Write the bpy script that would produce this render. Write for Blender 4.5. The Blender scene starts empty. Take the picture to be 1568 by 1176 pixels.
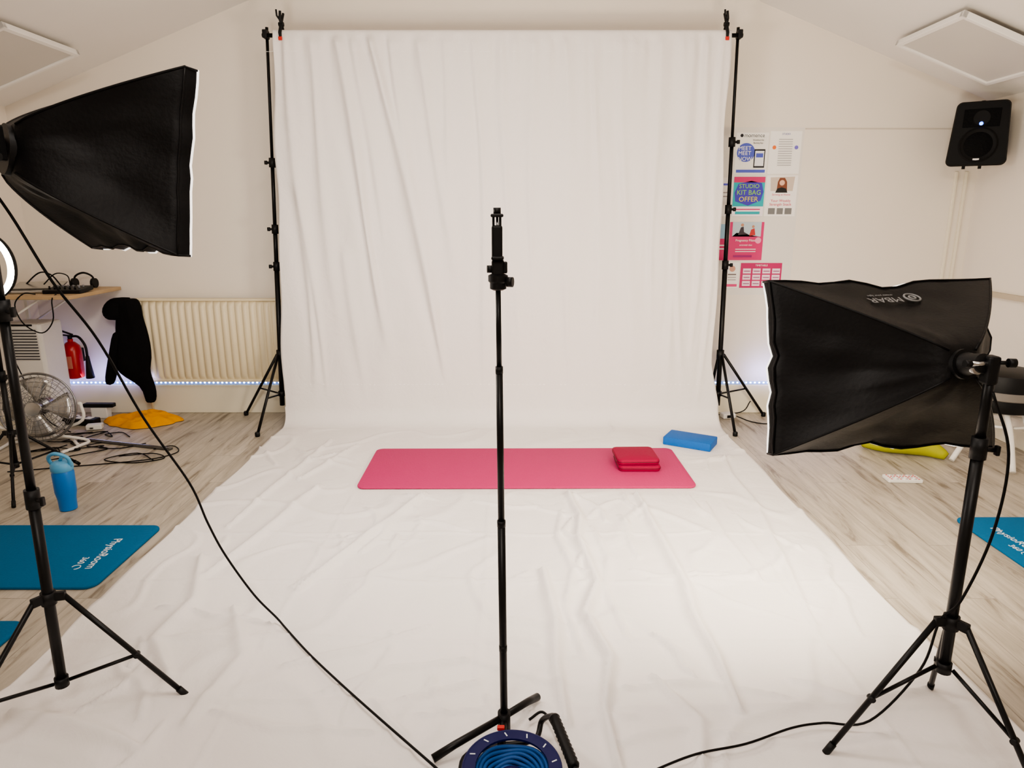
import bpy, bmesh, math, random
import numpy as np
from mathutils import Vector, Matrix, noise, Euler
random.seed(4)
rng=np.random.RandomState(3)
D=bpy.data; SC=bpy.context.scene
try:
    SC.view_settings.look='AgX - Medium High Contrast'
except Exception: pass
def lin(c):
    return tuple((v/255/12.92 if v/255<=0.04045 else ((v/255+0.055)/1.055)**2.4) for v in c)
MATS={}
def mat(name,col,rough=.6,metal=0,emit=None,es=0,nscale=0,bump=0,var=0,spec=None,alpha=None,sheen=0):
    if name in MATS: return MATS[name]
    m=D.materials.new(name); m.use_nodes=True
    nt=m.node_tree; b=nt.nodes['Principled BSDF']
    c=lin(col)
    b.inputs['Base Color'].default_value=(*c,1)
    b.inputs['Roughness'].default_value=rough
    b.inputs['Metallic'].default_value=metal
    if spec is not None: b.inputs['Specular IOR Level'].default_value=spec
    if sheen: b.inputs['Sheen Weight'].default_value=sheen
    if emit:
        b.inputs['Emission Color'].default_value=(*lin(emit),1); b.inputs['Emission Strength'].default_value=es
    if nscale:
        tc=nt.nodes.new('ShaderNodeTexCoord'); n=nt.nodes.new('ShaderNodeTexNoise')
        n.inputs['Scale'].default_value=nscale; n.inputs['Detail'].default_value=5
        nt.links.new(tc.outputs['Object'],n.inputs['Vector'])
        if bump:
            bp=nt.nodes.new('ShaderNodeBump'); bp.inputs['Strength'].default_value=bump; bp.inputs['Distance'].default_value=.01
            nt.links.new(n.outputs['Fac'],bp.inputs['Height']); nt.links.new(bp.outputs['Normal'],b.inputs['Normal'])
        if var:
            mx=nt.nodes.new('ShaderNodeMix'); mx.data_type='RGBA'
            mx.inputs[6].default_value=(*[v*(1-var) for v in c],1); mx.inputs[7].default_value=(*[min(1,v*(1+var)) for v in c],1)
            nt.links.new(n.outputs['Fac'],mx.inputs[0]); nt.links.new(mx.outputs[2],b.inputs['Base Color'])
    MATS[name]=m; return m
BLK=mat('black_metal',(13,13,14),.4,spec=.28,nscale=40,bump=.02)
BLKP=mat('black_plastic',(15,15,16),.5,nscale=60,bump=.03,spec=.28)
FAB=mat('black_fabric',(11,10,11),.5,nscale=90,bump=.1,spec=.2)
CHR=mat('brushed_steel',(190,190,190),.25,1,nscale=30,var=.05)
WPL=mat('white_plastic',(228,225,220),.45,nscale=20,var=.02)
CRM=mat('cream_enamel',(232,219,188),.4,nscale=8,var=.02)
CORD=mat('black_cord',(10,10,10),.5,nscale=50,bump=.02,spec=.2)

def newobj(name,me,m=None,parent=None,smooth=False):
    o=D.objects.new(name,me); SC.collection.objects.link(o)
    if m:
        for x in (m if isinstance(m,(list,tuple)) else [m]): me.materials.append(x)
    if smooth:
        for p in me.polygons: p.use_smooth=True
    if parent:
        o.parent=parent; o.matrix_parent_inverse=Matrix.Translation(-parent.location)
    return o
def empty(name,loc=(0,0,0)):
    e=D.objects.new(name,None); e.empty_display_size=.1; e.location=loc; SC.collection.objects.link(e); return e
def mesh(name,v,f,m,parent=None,smooth=False):
    me=D.meshes.new(name); me.from_pydata([tuple(x) for x in v],[],f); me.update()
    return newobj(name,me,m,parent,smooth)
def fixn(me):
    bm=bmesh.new(); bm.from_mesh(me); bmesh.ops.recalc_face_normals(bm,faces=bm.faces); bm.to_mesh(me); bm.free()
def box(name,c,s,m,parent=None,rot=(0,0,0),bev=.0,seg=2):
    bm=bmesh.new(); bmesh.ops.create_cube(bm,size=1)
    for v in bm.verts: v.co=Vector((v.co.x*s[0],v.co.y*s[1],v.co.z*s[2]))
    if bev: bmesh.ops.bevel(bm,geom=list(bm.edges),offset=bev,segments=seg,affect='EDGES',profile=.5)
    R=Euler(rot).to_matrix().to_4x4(); R.translation=Vector(c)
    bm.transform(R); me=D.meshes.new(name); bm.to_mesh(me); bm.free()
    return newobj(name,me,m,parent)
def cr(pts,n=8,closed=False):
    P=[Vector(p) for p in pts]; out=[]; N=len(P)
    rngi=range(N if closed else N-1)
    for i in rngi:
        if closed: a,b,c,d=P[i-1],P[i],P[(i+1)%N],P[(i+2)%N]
        else:
            a=P[i-1] if i>0 else P[0]*2-P[1]; b=P[i]; c=P[i+1]; d=P[i+2] if i+2<N else P[-1]*2-P[-2]
        for k in range(n):
            t=k/n
            out.append(.5*((2*b)+(c-a)*t+(2*a-5*b+4*c-d)*t*t+(3*b-a-3*c+d)*t**3))
    if not closed: out.append(P[-1])
    return out
def sweep_data(pts,r,n=8,closed=False):
    P=[Vector(p) for p in pts]; N=len(P); V=[];Fc=[]
    rr=r if isinstance(r,(list,tuple)) else [r]*N
    t0=(P[1]-P[0]).normalized(); ref=Vector((0,0,1)) if abs(t0.z)<.9 else Vector((1,0,0))
    nrm=(ref-t0*ref.dot(t0)).normalized()
    for i in range(N):
        if closed: t=(P[(i+1)%N]-P[i-1]).normalized()
        else: t=(P[min(i+1,N-1)]-P[max(i-1,0)]).normalized()
        nrm=(nrm-t*nrm.dot(t)).normalized(); b=t.cross(nrm)
        for k in range(n):
            a=2*math.pi*k/n; V.append(P[i]+(nrm*math.cos(a)+b*math.sin(a))*rr[i])
    for i in range(N if closed else N-1):
        j=(i+1)%N
        for k in range(n):
            l=(k+1)%n; Fc.append((i*n+k,i*n+l,j*n+l,j*n+k))
    if not closed:
        Fc.append(tuple(reversed(range(n)))); Fc.append(tuple((N-1)*n+k for k in range(n)))
    return V,Fc
def tube(name,pts,r,m,parent=None,n=8,smoothn=0,closed=False):
    if smoothn: pts=cr(pts,smoothn,closed)
    V,Fc=sweep_data(pts,r,n,closed); o=mesh(name,V,Fc,m,parent,True); 
    for p in o.data.polygons:
        if len(p.vertices)>4: p.use_smooth=False
    return o
def tubes(name,lst,m,parent=None,n=6):
    V=[];Fc=[]
    for pts,r,closed in lst:
        v,f=sweep_data(pts,r,n,closed); k=len(V); V+=v; Fc+=[tuple(i+k for i in q) for q in f]
    return mesh(name,V,Fc,m,parent,True)
def rod(name,a,b,r,m,parent=None,r2=None,n=16):
    return tube(name,[a,b],[r,r2 if r2 is not None else r],m,parent,n)
def lathe(name,prof,c,m,parent=None,n=32,axis=None):
    V=[];Fc=[]
    for r,z in prof:
        for k in range(n):
            a=2*math.pi*k/n; V.append(Vector((r*math.cos(a),r*math.sin(a),z)))
    N=len(prof)
    for i in range(N-1):
        for k in range(n):
            l=(k+1)%n; Fc.append((i*n+k,i*n+l,(i+1)*n+l,(i+1)*n+k))
    Fc.append(tuple(reversed(range(n)))); Fc.append(tuple((N-1)*n+k for k in range(n)))
    if axis:
        q=Vector((0,0,1)).rotation_difference(Vector(axis)); V=[q@v for v in V]
    V=[v+Vector(c) for v in V]
    o=mesh(name,V,Fc,m,parent,True)
    try:
        o.data.set_sharp_from_angle(angle=.7)
    except Exception: pass
    return o
def rrect(w,d,r,seg=8):
    o=[]
    for cx,cy,a0 in [(w/2-r,d/2-r,0),(-w/2+r,d/2-r,90),(-w/2+r,-d/2+r,180),(w/2-r,-d/2+r,270)]:
        for k in range(seg+1):
            a=math.radians(a0+90*k/seg); o.append((cx+r*math.cos(a),cy+r*math.sin(a)))
    return o
def slab(name,c,w,d,h,r,m,parent=None,rot=(0,0,0),b=.004,crown=0):
    V=[];Fc=[]; L=[(b,0),(b*.3,b*.3),(0,b),(0,h-b),(b*.3,h-b*.3),(b,h)]
    if crown: L.append((min(w,d)*.3,h+crown))
    N=0
    for ins,z in L:
        q=rrect(w-2*ins,d-2*ins,max(r-ins,.001)); N=len(q)
        V+=[Vector((x,y,z)) for x,y in q]
    for i in range(len(L)-1):
        for k in range(N):
            l=(k+1)%N; Fc.append((i*N+k,i*N+l,(i+1)*N+l,(i+1)*N+k))
    Fc.append(tuple(reversed(range(N)))); Fc.append(tuple((len(L)-1)*N+k for k in range(N)))
    M=Euler(rot).to_matrix(); V=[M@v+Vector(c) for v in V]
    o=mesh(name,V,Fc,m,parent,True)
    try: o.data.set_sharp_from_angle(angle=.6)
    except Exception: pass
    return o
def text(name,s,size,m,parent,M,extr=.0005,align='CENTER'):
    cu=D.curves.new(name,'FONT'); cu.body=s; cu.size=size; cu.extrude=extr; cu.align_x=align; cu.align_y='CENTER'; cu.resolution_u=3
    o=D.objects.new(name,cu); SC.collection.objects.link(o)
    bpy.context.view_layer.update()
    me=D.meshes.new_from_object(o.evaluated_get(bpy.context.evaluated_depsgraph_get())); D.objects.remove(o)
    me.transform(M); me.materials.clear()
    return newobj(name,me,m,parent)

# ------------------------------------------------------------------ room
XL,XR,YB,YF=-3.5,3.28,5.03,-2.6
RX,RZ,SL=-.06,3.5,.381
def cz(x): return RZ-SL*abs(x-RX)
WALL=mat('painted_wall',(233,225,213),.75,nscale=3,var=.02,bump=.02)
CEIL=mat('painted_ceiling',(235,231,225),.8,nscale=3,var=.02)
def floor_mat():
    m=D.materials.new('vinyl_plank_floor'); m.use_nodes=True; nt=m.node_tree; N=nt.nodes; L=nt.links; b=N['Principled BSDF']
    tc=N.new('ShaderNodeTexCoord'); mp=N.new('ShaderNodeMapping'); mp.inputs['Rotation'].default_value=(0,0,math.radians(90))
    L.new(tc.outputs['Object'],mp.inputs['Vector'])
    br=N.new('ShaderNodeTexBrick'); br.inputs['Scale'].default_value=1; br.inputs['Brick Width'].default_value=1.2; br.inputs['Row Height'].default_value=.19
    br.inputs['Mortar Size'].default_value=.0018; br.inputs['Mortar Smooth'].default_value=.2; br.offset=.37
    br.inputs['Color1'].default_value=(.44,.44,.44,1); br.inputs['Color2'].default_value=(.56,.56,.56,1); br.inputs['Mortar'].default_value=(.18,.18,.18,1)
    L.new(mp.outputs[0],br.inputs['Vector'])
    mp2=N.new('ShaderNodeMapping'); mp2.inputs['Scale'].default_value=(11,1.3,1); L.new(tc.outputs['Object'],mp2.inputs['Vector'])
    ad=N.new('ShaderNodeVectorMath'); ad.operation='ADD'; L.new(mp2.outputs[0],ad.inputs[0])
    sc=N.new('ShaderNodeVectorMath'); sc.operation='SCALE'; sc.inputs['Scale'].default_value=60; L.new(br.outputs['Color'],sc.inputs[0]); L.new(sc.outputs[0],ad.inputs[1])
    n=N.new('ShaderNodeTexNoise'); n.inputs['Scale'].default_value=1.4; n.inputs['Detail'].default_value=9; n.inputs['Distortion'].default_value=1.0; n.inputs['Roughness'].default_value=.66
    L.new(ad.outputs[0],n.inputs['Vector'])
    r=N.new('ShaderNodeValToRGB'); e=r.color_ramp.elements
    e[0].position=.33; e[0].color=(*lin((122,112,98)),1); e[1].position=.62; e[1].color=(*lin((188,179,165)),1)
    x=e.new(.44); x.color=(*lin((166,157,143)),1)
    L.new(n.outputs['Fac'],r.inputs[0])
    mx=N.new('ShaderNodeMix'); mx.data_type='RGBA'; mx.blend_type='OVERLAY'; mx.inputs[0].default_value=.5
    L.new(r.outputs[0],mx.inputs[6]); L.new(br.outputs['Color'],mx.inputs[7]); L.new(mx.outputs[2],b.inputs['Base Color'])
    b.inputs['Roughness'].default_value=.45; b.inputs['Specular IOR Level'].default_value=.35
    bp=N.new('ShaderNodeBump'); bp.inputs['Strength'].default_value=.12; bp.inputs['Distance'].default_value=.004
    L.new(n.outputs['Fac'],bp.inputs['Height']); L.new(bp.outputs[0],b.inputs['Normal'])
    return m
mesh('floor',[(XL,YF,0),(XR,YF,0),(XR,YB,0),(XL,YB,0)],[(0,1,2,3)],floor_mat())
def wall_gable(name,y):
    return mesh(name,[(XL,y,0),(XR,y,0),(XR,y,cz(XR)),(RX,y,RZ),(XL,y,cz(XL))],[(0,1,2,3,4)],WALL)
wall_gable('wall_back',YB); wall_gable('wall_front',YF)
mesh('wall_left',[(XL,YF,0),(XL,YB,0),(XL,YB,cz(XL)),(XL,YF,cz(XL))],[(0,1,2,3)],WALL)
mesh('wall_right',[(XR,YF,0),(XR,YB,0),(XR,YB,cz(XR)),(XR,YF,cz(XR))],[(0,1,2,3)],WALL)
mesh('ceiling',[(XL,YF,cz(XL)),(RX,YF,RZ),(RX,YB,RZ),(XL,YB,cz(XL)),(XR,YF,cz(XR)),(XR,YB,cz(XR))],[(0,1,2,3),(1,4,5,2)],CEIL)
TRIM=mat('trim_paint',(232,225,205),.5,nscale=5,var=.02)
box('baseboard_back',((XL+XR)/2,YB-.018,.11),(XR-XL,.034,.22),TRIM,bev=.006)
box('baseboard_left',(XL+.01,(YB+YF)/2-.03,.06),(.018,YB-YF-.08,.12),TRIM,bev=.004)
box('baseboard_right',(XR-.01,(YB+YF)/2-.03,.06),(.018,YB-YF-.08,.12),TRIM,bev=.004)
# LED strip
LEDM=mat('led_emitter',(255,255,255),.4,emit=(205,225,255),es=9)
led=empty('led_strip_light',(0,YB-.03,.235))
box('tape',((XL+XR)/2,YB-.012,.232),(XR-XL-.02,.012,.018),mat('led_tape',(150,175,215),.5,emit=(120,160,255),es=.5,nscale=5,var=.02),led)
V=[];Fc=[]
x=XL+.05
while x<XR-.05:
    k=len(V); y=YB-.0205
    V+=[(x,y,.229),(x+.012,y,.229),(x+.012,y,.239),(x,y,.239)]; Fc.append((k,k+1,k+2,k+3)); x+=.033
mesh('leds',V,Fc,LEDM,led)
# wall panel trims
box('trim_1',(2.66,YB-.003,2.045),(1.24,.006,.006),mat('panel_edge',(206,197,184),.6,nscale=5,var=.02))
box('trim_2',(XR-.012,3.9,.94),(.024,2.2,.035),mat('grey_rail',(188,176,155),.5,nscale=5,var=.03))
for i,(xx) in enumerate((3.13,3.2)):
    box('trim_%d'%(3+i),(xx,YB-.010,.95),(.018,.02,1.62),TRIM,bev=.003)
# door frame on the left wall
dr=empty('door_1',(XL,3.9,1))
box('leaf',(XL+.012,3.85,.98),(.02,.8,1.94),mat('door_paint',(222,216,206),.5,nscale=4,var=.02),dr,bev=.004)
box('frame_far',(XL+.018,4.28,1.0),(.035,.06,2.0),TRIM,dr,bev=.004)
box('frame_top',(XL+.018,3.85,1.99),(.035,.92,.06),TRIM,dr,bev=.004)
# ceiling heater panels
PANM=mat('heater_face',(208,204,198),.5,nscale=4,var=.02); PANF=mat('heater_frame',(240,238,234),.4,nscale=4,var=.01)
ang=math.atan(SL)
for sg,cx in ((1,2.73),(-1,-3.02)):
    cy=4.33 if sg>0 else 4.29
    e=empty('ceiling_heater_panel',(cx,cy,cz(cx)-.04))
    R=(0,ang*sg,0); c0=Vector((cx,cy,cz(cx)))+Vector((-sg*math.sin(ang),0,-math.cos(ang)))*.045
    M=Euler(R).to_matrix()
    box('face',c0,(.60,.60,.02),PANM,e,R)
    for dx,dy,sx,sy in ((0,.315,.66,.03),(0,-.315,.66,.03),(.315,0,.03,.66),(-.315,0,.03,.66)):
        box('frame',c0+M@Vector((dx,dy,-.004)),(sx,sy,.034),PANF,e,R,bev=.004)
    for dx in (-.2,.2): box('mount',c0+M@Vector((dx,0,.026)),(.03,.4,.036),PANF,e,R)

# ------------------------------------------------------------------ backdrop cloth
def cloth_mat():
    m=D.materials.new('white_cotton_cloth'); m.use_nodes=True; nt=m.node_tree; N=nt.nodes; L=nt.links; b=N['Principled BSDF']
    b.inputs['Base Color'].default_value=(*lin((232,227,224)),1); b.inputs['Roughness'].default_value=.7
    b.inputs['Specular IOR Level'].default_value=.3
    tc=N.new('ShaderNodeTexCoord'); n=N.new('ShaderNodeTexNoise'); n.inputs['Scale'].default_value=5; n.inputs['Detail'].default_value=9; n.inputs['Roughness'].default_value=.55; n.inputs['Distortion'].default_value=.6
    L.new(tc.outputs['Object'],n.inputs['Vector'])
    bp=N.new('ShaderNodeBump'); bp.inputs['Strength'].default_value=.4; bp.inputs['Distance'].default_value=.03
    L.new(n.outputs['Fac'],bp.inputs['Height']); L.new(bp.outputs[0],b.inputs['Normal'])
    return m
CL=cloth_mat()
YC=4.690; RA=.13
rows=[]
for k in range(11):
    a=math.radians(-10+180*k/10)
    rows.append((4.72+.030*math.cos(a),2.566+.030*math.sin(a),0,0,'t',0))
zz=2.555
while zz>RA: rows.append((YC,zz,-1,0,'h',zz)); zz-=.0125
for k in range(0,15):
    a=math.radians(90*k/14); rows.append((YC-RA+RA*math.cos(a),RA-RA*math.sin(a)+.004,-math.cos(a),math.sin(a),'a',k/14))
yy=YC-RA-.011
while yy>.95: rows.append((yy,.004,0,1,'f',yy)); yy-=.0105
def xl(kind,p):
    if kind in 'th':
        z=p if kind=='h' else 2.56
        return np.interp(z,[.13,1.3,2.56],[-1.625,-1.565,-1.505])+.006*math.sin(z*9)
    if kind=='a': return -1.625+.015*p
    return np.interp(p,[1,2.2,4.55],[-1.62,-1.60,-1.61])
def xr(kind,p):
    if kind in 'th':
        z=p if kind=='h' else 2.56
        return np.interp(z,[.13,.45,1.9,2.56],[1.465,1.41,1.385,1.372])+.006*math.sin(z*8+1)
    if kind=='a': return 1.465+.005*p
    return np.interp(p,[1,2.2,4.55],[1.5,1.46,1.47])
folds=[# xtop,xbot,amp,width, ztop,zbot
(-1.42,-1.40,.013,.035,2.56,.2),(-1.27,-1.18,.015,.045,2.56,.6),(-1.12,-.80,.027,.036,2.56,.5),(-1.02,-.72,.012,.028,2.56,1.2),(-.88,-.42,.031,.042,2.56,.3),
(-.76,-.48,.012,.028,2.56,1.5),(-.60,-.22,.013,.045,2.5,.9),(-.45,-.36,.008,.028,2.56,1.5),(-.24,-.17,.009,.028,2.5,.2),(-.05,-.02,.007,.04,2.4,.2),
(.12,.16,.007,.028,2.56,.8),(.32,.42,.009,.045,2.56,.3),(.52,.6,.007,.028,2.5,.4),(.70,.83,.010,.045,2.56,.2),(.92,.98,.009,.028,2.56,.6),(1.08,1.12,.010,.036,2.56,.2),(1.24,1.25,.011,.028,2.56,.4),(1.34,1.32,.010,.026,2.5,.1),
(-1.5,-1.3,.012,.026,1.6,.2),(-1.2,-1.05,.011,.036,1.2,.15),(-.15,.1,.010,.045,1.0,.2),(1.0,1.22,.010,.036,1.4,.2)]
def hang(X,z):
    d=np.zeros_like(X)
    for xt,xb,a,w,z1,z0 in folds:
        t=np.clip((2.56-z)/2.4,0,1); xc=xt+(xb-xt)*t+.02*math.sin(z*2.3+xt*9)
        fade=np.clip((z-z0)/.5,0,1)*np.clip((z1+.1-z)/.12,0,1)
        ww=w*(1+.4*math.sin(z*3.1+xb*7))
        q=(X-xc)/ww
        qq=np.where(q<0,q*1.8,q)
        d+=1.3*a*fade*np.exp(-qq*qq) - a*.6*fade*np.exp(-((q+1.5)/1.1)**2)
    g=math.exp(-(2.56-z)/.25)
    d+=g*.006*(np.sin(X*52+3*np.sin(X*5))+.6*np.sin(X*83+1))
    d+=.0016*np.sin(X*38+4*np.sin(X*3.1+z*.6))*(.4+.6*np.sin(X*2+z*1.3)**2)
    return d
def hangd(X,z,nv):
    d=hang(X,z)+.012*nv+.008
    lo=-.006 if z>2.5 else -.006-.03*min(1,(2.5-z)/.15)
    top=min(1,(2.57-z)/.06)
    return np.maximum(d*top,lo)
lines=[ # polyline, height, width
([(.36,3.46),(.30,3.40),(.335,3.1),(.304,2.87),(.345,2.48),(.27,2.25),(.33,2.0),(.275,1.74),(.29,1.5)],.036,.022),
([(.66,3.38),(.67,3.1),(.685,2.88),(.70,2.48),(.675,2.25),(.69,2.02),(.68,1.75)],.034,.026),
([(.25,3.2),(.21,2.9),(.26,2.6),(.2,2.3),(.24,2.0)],.018,.016),
([(.13,2.6),(.14,2.45),(.16,2.22),(.145,1.95),(.16,1.7)],.030,.026),
([(.38,3.0),(.42,2.7),(.37,2.45),(.41,2.1)],.016,.016),
([(.30,3.1),(.24,2.95),(.33,2.8),(.27,2.6),(.36,2.52)],.024,.014),
([(-.46,3.4),(-.50,3.3),(-.59,3.08),(-.76,2.68),(-.85,2.43)],.028,.024),
([(-1.05,3.5),(-1.10,3.35),(-1.14,3.08),(-1.27,2.48)],.022,.03),
([(-1.2,4.3),(-1.24,3.9),(-1.3,3.5),(-1.36,3.0)],.018,.02),
([(-1.0,4.2),(-1.12,3.8),(-1.2,3.6)],.018,.02),
([(1.30,3.95),(1.26,3.7),(1.26,3.3),(1.2,2.9),(1.16,2.6),(1.1,2.2)],.018,.02),
([(1.0,3.3),(.98,2.9),(1.02,2.5)],.015,.02),
([(-.3,2.2),(-.5,2.05),(-.75,1.95)],.018,.02),([(-.1,1.9),(-.35,1.8)],.016,.015),
([(-1.35,2.7),(-1.22,2.35),(-1.25,2.1),(-1.1,1.9)],.026,.03),
([(-1.5,1.75),(-1.3,1.7),(-1.05,1.6)],.030,.035),([(-1.05,2.3),(-.9,2.0),(-.95,1.7)],.022,.03),
([(-.2,3.3),(.0,3.22),(.15,3.25)],.013,.016),([(.5,2.6),(.6,2.55),(.9,2.58)],.013,.016),
([(-.15,2.0),(-.4,1.95),(-.6,1.82)],.014,.014),([(.15,1.72),(-.05,1.78),(-.3,1.74)],.013,.012),([(.35,1.85),(.6,1.88),(.85,1.82)],.014,.014),
([(-.9,1.75),(-.7,1.68),(-.4,1.66)],.014,.014),([(.5,1.68),(.8,1.62),(1.1,1.66)],.014,.014),([(-.35,2.55),(-.15,2.5),(.1,2.54)],.010,.012),([(-.95,2.9),(-.6,2.85),(-.4,2.88)],.010,.012),
([(-1.55,2.94),(-.6,2.95),(.3,2.93),(1.4,2.95)],.007,.011),([(-1.55,2.5),(-.6,2.51),(.3,2.50),(1.4,2.51)],.007,.011),
([(-1.55,2.12),(-.6,2.11),(.3,2.10),(1.4,2.12)],.007,.011),([(-1.55,1.78),(-.6,1.79),(.3,1.77),(1.4,1.78)],.007,.011),
([(-.85,1.2),(-.86,2.5),(-.85,3.4)],.006,.010),([(-.12,1.2),(-.11,2.5),(-.12,3.4)],.006,.010),([(1.1,1.2),(1.09,2.5),(1.1,3.4)],.006,.010),
([(.9,1.9),(1.05,1.8),(1.3,1.85)],.016,.02),([(.45,1.9),(.55,1.7),(.5,1.5)],.024,.024),
]
for k in range(66):
    x0=rng.uniform(-1.45,1.35); y0=rng.uniform(1.5,4.4); L0=rng.uniform(.12,.55); a=rng.uniform(.2*math.pi,.9*math.pi)
    if -.95<x0<1.1 and 3.35<y0<4.3: continue
    p=[(x0,y0)]
    for j in range(4):
        a+=rng.uniform(-.5,.5); x0+=math.cos(a)*L0/4; y0+=math.sin(a)*L0/4; p.append((x0,y0))
    lines.append((p,rng.uniform(.009,.018),rng.uniform(.009,.02)))
def flr(X,y):
    d=np.zeros_like(X); y_=np.full_like(X,y)
    for pl,h,w in lines:
        best=np.full_like(X,9.); 
        for i in range(len(pl)-1):
            ax,ay=pl[i]; bx,by=pl[i+1]; dx,dy=bx-ax,by-ay; L2=dx*dx+dy*dy
            t=np.clip(((X-ax)*dx+(y_-ay)*dy)/L2,0,1)
            s=(i+t)/(len(pl)-1); tp=.35+.65*np.sin(np.pi*np.clip(s,0.02,.98))
            best=np.minimum(best,np.hypot(X-ax-t*dx,y_-ay-t*dy)/tp)
        d=np.maximum(d,h*np.exp(-(best/w)**1.6))
    return d
NC=290
V=[];Fc=[]
for (y,z,ny,nz,kind,p) in rows:
    a,b=float(xl(kind,p)),float(xr(kind,p))
    X=np.linspace(a,b,NC)
    nv=np.array([noise.noise(Vector((xx*2.2,(y+z)*1.1,1.3)))+.5*noise.noise(Vector((xx*5,(y+z)*2.4,4.3))) for xx in X])
    if kind=='t': d=np.zeros(NC)
    elif kind=='h': d=hangd(X,p,nv)
    elif kind=='a':
        h=hangd(X,RA,nv); d=h*(1-p)+p*(.008+.009*nv+flr(X,4.5))
        d=np.maximum(d,-.001)
    else:
        cr1=np.array([abs(noise.noise(Vector((xx*2.6+7+.6*noise.noise(Vector((xx*2,y*2,3))),y*2.2,9.3)))) for xx in X])
        ridge=np.clip(1-cr1*9,0,1)*.010
        base=.014*(nv+.5)+flr(X,y)+ridge
        k=np.clip((X+.96)/.1,0,1)*np.clip((1.14-X)/.1,0,1)*min(1,max(0,(y-3.38)/.1))*min(1,max(0,(4.24-y)/.1))
        k2=np.clip((X-.88)/.06,0,1)*np.clip((1.44-X)/.06,0,1)*min(1,max(0,(y-3.98)/.06))*min(1,max(0,(4.50-y)/.06))
        k=np.maximum(k,k2)
        d=np.maximum(base,.0)*(1-k)
    for i in range(NC):
        V.append((X[i]+ (0.006*math.sin(y*7+z*5) if i in(0,NC-1) else 0),y+ny*d[i],z+nz*d[i]))
R_=len(rows)
for r in range(R_-1):
    for i in range(NC-1):
        q=r*NC+i; Fc.append((q,q+1,q+NC+1,q+NC))
bc=empty('backdrop_cloth',(0,4.6,0))
o=mesh('sheet',V,Fc,CL,bc,True)
sm=o.modifiers.new('s','SOLIDIFY'); sm.thickness=.0015; sm.offset=-1
V=[];Fc=[];ST=mat('thread_and_led_dash',(250,248,245),.6,nscale=30,var=.02)
def dash_row(z,step,ln,h):
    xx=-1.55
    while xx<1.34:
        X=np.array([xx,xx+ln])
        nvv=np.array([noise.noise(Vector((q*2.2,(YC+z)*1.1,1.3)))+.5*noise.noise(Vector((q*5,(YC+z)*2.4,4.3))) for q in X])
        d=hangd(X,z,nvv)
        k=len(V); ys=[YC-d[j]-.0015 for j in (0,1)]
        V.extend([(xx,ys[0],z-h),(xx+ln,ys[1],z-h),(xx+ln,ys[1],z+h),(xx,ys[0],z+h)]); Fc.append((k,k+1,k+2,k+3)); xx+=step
dash_row(.30,.03,.014,.0028); dash_row(2.465,.012,.008,.0012)  # lower dashes paint in LED strip glow through cloth; upper row is hem stitching
mesh('hem_and_led_dashes',V,Fc,ST,bc)

# ------------------------------------------------------------------ backdrop stand
bs=empty('backdrop_stand',(0,4.78,0))
YP=4.75
def bpole(tx,bx,feet,joints,name):
    top=Vector((tx,YP,2.62)); bot=Vector((bx,YP,.12))
    def at(z): return top.lerp(bot,(2.62-z)/2.5)
    rod(name+'_pole_upper',at(2.62),at(joints[0]),.010,BLK,bs); rod(name+'_pole_mid',at(joints[0]),at(joints[1]),.0125,BLK,bs)
    rod(name+'_pole_low',at(joints[1]),at(joints[2]),.0145,BLK,bs); rod(name+'_pole_base',at(joints[2]),at(.13),.017,BLK,bs)
    for j in joints:
        rod(name+'_collar',at(j-.03),at(j+.03),.022,BLKP,bs); s=-1 if tx<0 else 1
        rod(name+'_knob',at(j),at(j)+Vector((s*.045,-.01,0)),.008,BLKP,bs); rod(name+'_knobhead',at(j)+Vector((s*.03,-.008,0)),at(j)+Vector((s*.048,-.012,0)),.013,BLKP,bs)
    hub=at(.50); rod(name+'_leg_collar',at(.47),at(.535),.026,BLKP,bs)
    rod(name+'_brace_collar',at(.2),at(.235),.024,BLKP,bs)
    for i,f in enumerate(feet):
        f=Vector((*f,.012)); dd=(f-hub); dd.z=0; dd.normalize()
        a=hub+dd*.03; rod(name+'_leg_%d'%i,a,f,.010,BLK,bs); m_=a.lerp(f,.55)
        rod(name+'_brace_%d'%i,at(.215)+dd*.02,m_,.006,BLK,bs); lathe(name+'_foot_%d'%i,[(.014,-.012),(.017,-.008),(.017,.014),(.012,.02)],f+Vector((0,0,.001)),BLKP,bs,12)
bpole(-1.558,-1.66,[(-2.0,4.93),(-1.73,4.42),(-1.63,4.96)],[1.80,1.37,1.12],'left')
bpole(1.437,1.485,[(1.88,4.90),(1.52,4.43),(1.47,4.97)],[1.93,1.50,1.13],'right')
rod('crossbar',(-1.58,4.72,2.566),(1.46,4.72,2.566),.013,BLK,bs)
for xx in (-1.562,1.443):
    box('bar_bracket',(xx,4.735,2.575),(.03,.06,.05),BLKP,bs,bev=.005)
for xx,s in ((-1.455,-1),(1.352,1)):
    e=empty('spring_clamp',(xx,4.70,2.6))
    RED=mat('red_rubber',(190,40,30),.5,nscale=20,var=.05)
    for q in (-1,1):
        tube('jaw',[(xx,4.72+q*.036,2.535),(xx,4.72+q*.040,2.575),(xx,4.72+q*.014,2.615),(xx,4.72-q*.018,2.66),(xx+s*-.008,4.72-q*.032,2.70)],[.008,.011,.011,.010,.008],BLKP,e,8)
        box('tip',(xx,4.72+q*.040,2.54),(.024,.012,.022),RED,e,bev=.003)
    rod('spring',(xx-.016,4.72,2.63),(xx+.016,4.72,2.63),.013,BLKP,e)
    tube('grip',[(xx+.0,4.70,2.65),(xx-.018,4.70,2.675),(xx-.02,4.70,2.71)],.006,BLKP,e,8)

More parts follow.
